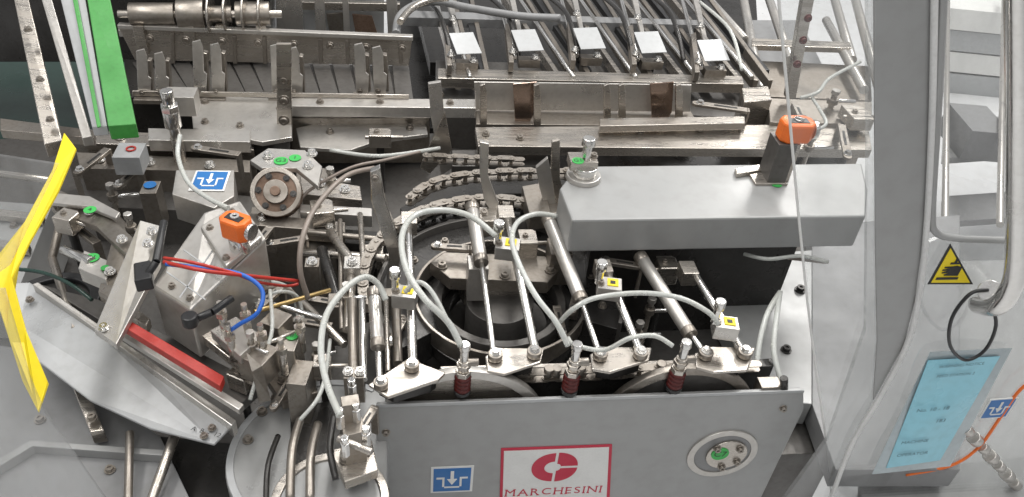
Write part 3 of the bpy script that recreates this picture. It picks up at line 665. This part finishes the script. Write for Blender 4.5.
slab('long_plate',t,[(112,240,1.1),(128,246,1.1),(112,300,1.06),(98,292,1.06)],None,.01,STEELD)
rod('shaft',t,[(60,225,1.04),(52,258,1.0),(75,330,.98)],8,STEELD)
rod('shaft',t,[(112,220,1.0),(140,250,1.02)],16,STEELD)
rod('spindle',t,[(64,250,1.05),(92,262,1.08)],10,BRIGHT)
bolts(t,[(104,328,1.066),(148,244,1.145),(152,232,1.152),(56,200,1.084),(90,212,1.1),(122,240,1.124),(110,272,1.082)],4,m=BRIGHT)
dot(t,92,258,1.081,7,GSTICK,'51'); dot(t,105,268,1.0825,4,GSTICK); dot(t,90,210,1.118,6,GSTICK,'4')
for a_ in ((128,216,1.1,-30,22,14),(84,232,1.06,-30,24,12),(66,214,1.1,-20,20,10)): clamp(*a_)
t=T('black_hand_wheel','dark round hand wheel in the feeder opening','hand wheel')
c=A(52,300,.95);m=S(c); G().ring(c,Z,44*m,34*m,.03,48).make('rim',BLACK,t,.003)
G().ring(c-Z*.01,Z,34*m,10*m,.01,40).make('web',DARK,t); G().cyl(c-Z*.02,c+Z*.01,12*m,seg=24).make('hub',DARK,t)
t=T('inclined_guard','light grey sloping sheet metal guard with a red rail','guard')
pl=[(12,283,1.0),(30,282,1.0),(92,326,.99),(150,368,.97),(233,424,.95),(214,444,.95),(150,428,.95),(90,400,.96),(34,358,.97),(18,325,.98)]
slab('guard_sheet',t,pl,None,.006,PAINTL,bevel=.002)
slab('folded_edge',t,[(32,284,1.015),(38,282,1.015),(236,420,.965),(232,426,.965)],None,.03,ALU)
bolts(t,[(212,428,.957),(204,436,.957),(30,300,1.001)],3)
slab('inner_channel',t,[(40,284,1.0),(100,300,.99),(262,385,.96),(240,405,.96)],None,.02,BED)
slab('red_rail',t,[(116,322,1.07),(121,315,1.07),(224,376,1.04),(220,386,1.04)],None,.016,RED)
text(t,'A  B  -  12',A(206,432,.9575),V((.8,-.3,0)),V((.3,.8,0)),.012,INK)
t=T('magazine_carriage','steel sliding carriage with screws and stops','carriage')
slab('rail',t,[(190,326,1.05),(198,318,1.05),(270,372,1.02),(262,384,1.02)],None,.02,STEEL)
slab('side_rail',t,[(112,330,1.03),(117,326,1.03),(244,404,1.0),(239,410,1.0)],None,.012,ALU)
slab('plate',t,[(210,330,1.07),(236,316,1.07),(262,336,1.07),(240,356,1.07)],None,.02,ALU)
blk('slide_block',t,258,352,1.06,30,20,.05,STEELD,ang=-30)
blk('slide_block',t,276,318,1.05,22,16,.08,STEELD,ang=-30)
blk('slide_block',t,288,340,1.03,20,20,.08,STEEL,ang=-10)
blk('stop',t,300,372,1.0,20,24,.1,STEELD,ang=-10)
for u,v,l in((246,318,1.1),(262,338,1.08),(282,352,1.06),(230,338,1.09),(300,330,1.04),(222,316,1.1)):
    p=A(u,v,l); G().cyl(p-Z*.05,p,4*S(p),seg=14).cyl(p,p+Z*.01,6*S(p),seg=6,smooth=False).cyl(p+Z*.01,p+Z*.03,3*S(p),seg=12).make('adjusting_screw',STEEL,t,0)
rod('threaded_rod',t,[(254,312,1.06),(330,290,1.02)],5,BRASS)
rod('rod',t,[(300,300,1.0),(345,345,1.0)],8,STEEL)
rod('rod',t,[(236,356,1.04),(300,330,1.03)],5,STEEL)
rod('rod',t,[(258,300,1.05),(322,318,1.03)],5,BRIGHT)
dot(t,292,336,1.031,6,GSTICK,'8'); 
slab('fork',t,[(246,352,1.09),(262,366,1.07),(270,396,1.0),(258,398,1.0),(252,372,1.07)],None,.012,STEELD)
for a_ in ((270,296,1.06,-10,20,12),(250,334,1.09,-30,18,12),(312,322,1.0,0,20,14),(240,372,1.0,-30,22,12),(282,392,.98,0,22,14),(316,346,.98,20,18,14),(326,300,.98,0,20,14)): clamp(*a_)
t=T('link_mechanism','cluster of steel links and guide rods beside the carousel','linkage')
for L,w,mm in(([(330,232,1.0),(352,262,1.02),(348,330,1.02)],9,STEEL),([(352,300,1.04),(354,372,1.02)],10,STEELD),([(362,300,1.05),(364,380,1.03)],7,BRIGHT),([(322,250,.98),(338,300,.98)],12,DARK),([(300,252,.97),(386,258,1.0)],8,STEEL),([(396,300,1.02),(398,364,1.02)],9,STEELD),([(340,220,1.0),(342,330,1.0)],5,STEELD),([(386,300,1.03),(388,372,1.03)],5,STEEL),([(306,232,.99),(388,240,1.0)],6,STEELD),([(360,214,1.0),(366,300,1.0)],6,STEEL)):
    rod('link',t,L,w,mm)
blk('joint',t,352,262,1.04,16,12,.03,ALU); blk('joint',t,354,372,1.04,20,12,.06,STEELD); blk('joint',t,338,300,1.0,20,14,.1,STEELD)
blk('joint',t,312,262,1.02,14,9,.08,STEELD)
bolts(t,[(352,262,1.042),(348,372,1.042),(360,372,1.042),(338,300,1.002),(312,262,1.022)],4,m=BRIGHT)
for a_ in ((372,250,1.0,0,22,12),(396,332,.98,0,18,12),(346,286,1.05,0,18,12)): clamp(*a_)
t=T('lower_side_frame','grey painted lower frame with steel brackets under the guard','frame')
slab('panel',t,[(-30,340),(40,352),(160,436),(200,520),(-30,520)],.88,.02,PAINTD)
slab('bracket',t,[(62,360,.93),(76,362,.93),(104,430,.92),(90,432,.92)],None,.03,STEEL)
rod('stay_rod',t,[(178,426,.92),(150,505,.9)],10,STEEL)
rod('stay_rod',t,[(130,432,.92),(128,505,.9)],8,STEELD)
slab('panel',t,[(160,436),(240,444),(238,520),(200,520)],.84,.03,DARK)
slab('rim',t,[(-20,470),(30,440),(170,450),(170,456),(32,446),(-20,478)],.9,.02,PAINT)
bolts(t,[(92,418,.932),(40,420,.882),(110,470,.882)],4)
t=T('yellow_guard_edge','bent yellow warning strip along the guard door edge','guard edge')
slab('strip',t,[(64,132,1.25),(76,148,1.25),(58,190,1.24),(30,240,1.22),(12,278,1.2),(26,330,1.15),(48,382,1.1),(38,411,1.1),(22,380,1.1),(6,330,1.15),(-12,275,1.2),(-8,262,1.2),(24,222,1.22),(52,170,1.24)],None,.006,YEL)
t=T('green_guide_bar','green painted bar with a pale inner edge','guide bar')
slab('bar',t,[(84,-20,1.35),(106,-20,1.35),(136,124,1.2),(108,126,1.2)],None,.03,GREEN)
slab('pale_edge',t,[(56,-20,1.34),(82,-20,1.345),(107,126,1.195),(92,127,1.19)],None,.02,PAINTL)
slab('mid_edge',t,[(69,-20,1.345),(74,-20,1.345),(101,126,1.2),(97,127,1.2)],None,.003,GREEN)
t=T('guard_upright','satin steel guard frame uprights at the machine end','guard frame')
slab('upright',t,[(10,-20,1.3),(24,-20,1.3),(62,140,1.15),(44,144,1.15)],None,.03,STEEL)
slab('upright',t,[(36,-20,1.3),(46,-20,1.3),(92,136,1.15),(82,138,1.15)],None,.02,ALU)
slab('cross_strip',t,[(0,118,1.1),(94,130,1.1),(94,138,1.1),(0,130,1.1)],None,.02,STEELD)
bolts(t,[(28,30,1.27),(40,80,1.22),(50,120,1.18)],3)
t=T('side_table','grey steel side table with bars beside the yellow strip','side table')
slab('table_top',t,[(-160,190),(52,205),(20,285),(-160,285)],.95,.14,PAINT)
for L in([(-20,206),(44,214),(42,220),(-20,213)],[(-20,236),(30,244),(28,250),(-20,244)]): slab('cross_bar',t,L,.97,.015,STEEL)
rod('pipe',t,[(-10,172,1.0),(50,180,1.0)],8,STEEL)
bolts(t,[(14,226,.951),(8,262,.951)],3)
wall('clear_guard_screen',None,(20,300,1.3),[(-40,150),(58,165),(10,265),(-40,300)],.004,POLY3,label='hazy clear plastic guard panel by the yellow strip',cat='guard panel',bevel=0)
wall('clear_guard_screen',None,(20,420,1.15),[(-60,290),(4,290),(30,380),(44,412),(120,520),(-60,520)],.004,POLY3,label='hazy clear plastic guard below the yellow strip',cat='guard panel',bevel=0)
# ================================================================ RIGHT GUARD DOOR
gp=A(832,436,.95); gn=V((0,-1,0))
def D(u,v,o=0): return PL(u,v,gp+gn*o,gn)
t=T('clear_guard_door','clear polycarbonate safety screen with bright polished edge','guard screen')
G().prism([D(776,-30),D(1120,-30),D(1120,560),D(838,560),D(826,440),D(812,340),D(800,230)],-gn*.006).make('sheet',POLY,t,0)
G().tube([D(776,-30),D(788,100),D(800,230),D(812,340),D(826,440)],.0018,sub=3).make('bright_edge',WHITE,t,0)
t=T('guard_door','grey door with rounded window and white seal','guard door')
o=.012
G().prism([D(868,-30,o),D(938,-30,o),D(930,200,o),D(921,246,o),D(914,300,o),D(905,345,o),D(848,448,o),D(822,520,o),D(770,520,o),D(828,440,o),D(866,330,o),D(868,150,o)],-gn*.008).make('door_frame',POLY3,t,0)
G().prism([D(872,-30,o),D(938,-30,o),D(930,200,o),D(921,246,o),D(914,300,o),D(903,344,o),D(872,400,o),D(876,340,o),D(874,240,o)],gn*.004).make('inner_stile',PAINT,t,.002)
G().prism([D(921,246,o),D(940,238,o),D(1120,242,o),D(1120,560,o),D(822,560,o),D(822,520,o),D(848,448,o),D(905,345,o)],-gn*.006).make('lower_sheet',POLY3,t,0)
G().tube([D(935,-30,.02),D(932,120,.02),D(926,235,.02),D(918,300,.02),D(906,346,.02),D(878,400,.02),D(850,448,.02),D(824,520,.02)],.004).make('seal',RUBBER,t,0)
G().tube([D(944,-30,.018),D(938,100,.018),D(932,210,.018),D(936,232,.018),D(955,238,.018),D(1000,240,.018),D(1120,243,.018)],.005).make('window_seal',PAINT,t,0)
slab('lower_rail',t,[(880,262,.78),(1120,258,.78),(1140,520,.78),(860,520,.78)],None,.03,PAINT)
s=[D(950,243,.02),D(973,284,.02),D(927,284,.02)]
w=G().prism(s,gn*.0012).make('warning_sign',INK,t,.0006)
c=sum(s,V())/3
G().prism([c+(p-c)*.84+gn*.0012 for p in s],gn*.0006).make('yellow_field',YEL,w,0)
cc=D(951,271,.0222); m=S(cc)
q=lambda x,y:cc+V((x*m,0,y*m/.8))
for L in ([(10,-5),(10,4),(4,5.4),(-1,4.8),(-9,4.4),(-9,3.2),(-2,2.6),(-10,1.6),(-10,.4),(-2,.6),(-9,-1.2),(-9,-2.4),(-1,-1.6),(-6,-3.8),(-5,-4.8)],[(-12,-6.6),(12,-6.6),(12,-9),(-12,-9)],[(-5,8.8),(5,8.8),(5,7),(-5,7)],[(-1.4,13),(1.4,13),(1.4,8.9),(-1.4,8.9)]):
    G().prism([q(*k) for k in L],gn*.0005).make('hand_symbol',INK,w,0)
t=T('chrome_grab_bar','curved chrome tube bar on the door','grab bar')
G().tube([D(1019,-30,.07),D(1019,120,.07),D(1017,255,.07),D(1010,290,.07),D(996,306,.06),D(978,304,.02)],.014,seg=16).make('chrome_bar',BRIGHT,t,0)
G().cyl(D(990,291,.012),D(990,291,.04),.016,seg=20).make('mount',BRIGHT,t)
t=T('key_card_tag','light blue card in a curled clear pouch on a black cord','tag')
def cm(Lp,Rp,k,h): return ((Lp[0][0]*(1-k)+Lp[1][0]*k)*(1-h)+(Rp[0][0]*(1-k)+Rp[1][0]*k)*h,(Lp[0][1]*(1-k)+Lp[1][1]*k)*(1-h)+(Rp[0][1]*(1-k)+Rp[1][1]*k)*h)
def bow(k,h): return .008*math.sin(math.pi*h)*(.4+.6*k)+.0015*math.sin(9*k+5*h)
def sheet(Lp,Rp,o0,m_,nm,th):
    n_=12; v=[]
    for i in range(n_+1):
        for j in range(n_+1):
            u_,v_=cm(Lp,Rp,i/n_,j/n_); v.append(D(u_,v_,o0+bow(i/n_,j/n_)))
    o2=len(v); v=v+[p+gn*th for p in v]; f=[]
    for i in range(n_):
        for j in range(n_):
            a_=i*(n_+1)+j; q_=[a_,a_+1,a_+n_+2,a_+n_+1]; f.append(q_); f.append([x+o2 for x in q_[::-1]])
    return G().add(v,f,0,[1]*len(f)).make(nm,m_,t,0)
sheet([(930,352),(872,474)],[(1012,348),(950,466)],.02,CARDW,'pouch',.0006)
LP,RP=[(928,360),(886,468)],[(1000,356),(940,460)]
card=sheet(LP,RP,.024,CYAN,'card',.0006)
G().tube([D(988,290,.045),D(970,294,.045),D(952,318,.05),D(950,345,.05),D(965,360,.045),D(985,350,.045),D(996,325,.045),D(990,300,.045)],.0026,seg=8).make('cord',BLACK,t,0)
for sx,k,h,z_ in (('WARNING NOTICE',.07,.52,.0085),('FEED STATION 2',.16,.50,.0085),('No. 10 - 18',.48,.40,.012),('183',.60,.62,.012),('MACHINE',.78,.34,.011),('OPERATOR',.90,.40,.011)):
    u_,v_=cm(LP,RP,k,h); text(card,sx,D(u_,v_,.0275+bow(k,h)),V((1,0,.08)),V((-.08,0,1)),z_,FAINT)
G().tube([D(1045,372,.014),D(1020,390,.014),D(1000,418,.014),D(978,448,.014),D(950,466,.014),D(906,475,.014)],.0026,seg=8).make('orange_cord',ORANGE,None,0,label='thin orange cord trailing behind the blue tag',cat='cord')
t=T('door_sticker','blue pictogram sticker on the lower door','sticker')
cx=D(998,408,.014); picto(t,cx,V((1,0,.05)),V((-.05,0,1)),30*S(cx),30*S(cx))
t=T('cable_gland','grey ribbed cable gland behind the tag','cable gland')
for k in range(7): 
    p=D(965+k*8,428+k*9,.012); q2=D(969+k*8,432+k*9,.012); G().cyl(p,q2,.012 if k%2 else .010,seg=18).make('rib',ALU,t)
# beyond the window
t=T('pallet_stack','pale stacked cartons on the floor beyond the door','carton stack')
for i in range(4): blk('carton',t,975,60-i*22,.12+.13*i,110,26,.12,WHITE if i%2 else PAINTL,ang=-10)
t=T('floor_trolley','grey trolley with a shelf and motor beyond the door','trolley')
for L in([(948,-10,.6),(945,225,.6)],[(1004,-10,.6),(1000,225,.6)]): rod('tube',t,L,4,ALU)
slab('shelf',t,[(946,120),(1060,112),(1064,150),(944,158)],.45,.03,PAINT)
slab('lower_shelf',t,[(944,196),(1060,188),(1064,214),(944,222)],.3,.03,PAINTD)
blk('motor_box',t,980,118,.58,40,22,.13,PAINTD,ang=-8); rod('motor_barrel',t,[(1000,140,.52),(1040,136,.52)],18,STEELD)
# finalize hierarchy (world measured -> local offsets)
def desc(o):
    r=[]
    for c in o.children: r.append(c); r+=desc(c)
    return r
bpy.context.view_layer.update()
for e in [o for o in WL if o.type=='EMPTY']:
    ds=[c for c in desc(e) if c.type=='MESH']
    if not ds: continue
    vs=[WL[d]+V(k) for d in ds for k in (d.bound_box[0],d.bound_box[6])]
    lo=V([min(p[i] for p in vs) for i in range(3)]);hi=V([max(p[i] for p in vs) for i in range(3)])
    WL[e]=V(((lo.x+hi.x)/2,(lo.y+hi.y)/2,lo.z))
for o in WL: o.location=WL[o]-(WL[o.parent] if o.parent else V((0,0,0)))
# ================================================================ LIGHT + CAMERA
w=bpy.data.worlds.new('World'); bpy.context.scene.world=w; w.use_nodes=True
N=w.node_tree.nodes;L=w.node_tree.links; bg=N['Background']
tc=N.new('ShaderNodeTexCoord'); sx=N.new('ShaderNodeSeparateXYZ'); L.new(tc.outputs['Generated'],sx.inputs[0])
cr=N.new('ShaderNodeValToRGB'); L.new(sx.outputs[2],cr.inputs[0])
e=cr.color_ramp.elements; e[0].position=0;e[0].color=(.22,.22,.22,1); e[1].position=1;e[1].color=(.5,.51,.52,1)
for pos,c_ in ((.10,.85),(.3,.25),(.48,.3),(.56,1.15),(.64,.9),(.72,.3)):
    x=e.new(pos);x.color=(c_,c_,c_*1.01,1)
L.new(cr.outputs[0],bg.inputs[0]); bg.inputs[1].default_value=.85
for i,(x,y,p) in enumerate(((-1.6,1.2,60),(.2,3.2,78),(1.8,1.6,55),(0,-.8,36),(3.2,4.5,150))):  # the last, strongest lamp is added to brighten the floor beyond the door
    l=bpy.data.lights.new('ceiling_tube_or_fill','AREA'); l.shape='RECTANGLE'; l.size=.5; l.size_y=3; l.energy=p; l.color=(1,.98,.95)
    o=bpy.data.objects.new('ceiling_tube_or_fill',l); COL.objects.link(o); o.location=(x,y,4.2)
cam=bpy.data.cameras.new('camera'); co=bpy.data.objects.new('camera',cam); COL.objects.link(co)
cam.sensor_width=36; cam.lens=F*36/1024; cam.clip_start=.02; cam.clip_end=200
co.matrix_world=Matrix.Translation(CAM)@R.to_4x4()
sc=bpy.context.scene; sc.camera=co
sc.view_settings.view_transform='Standard'; sc.view_settings.look='None'; sc.view_settings.exposure=0
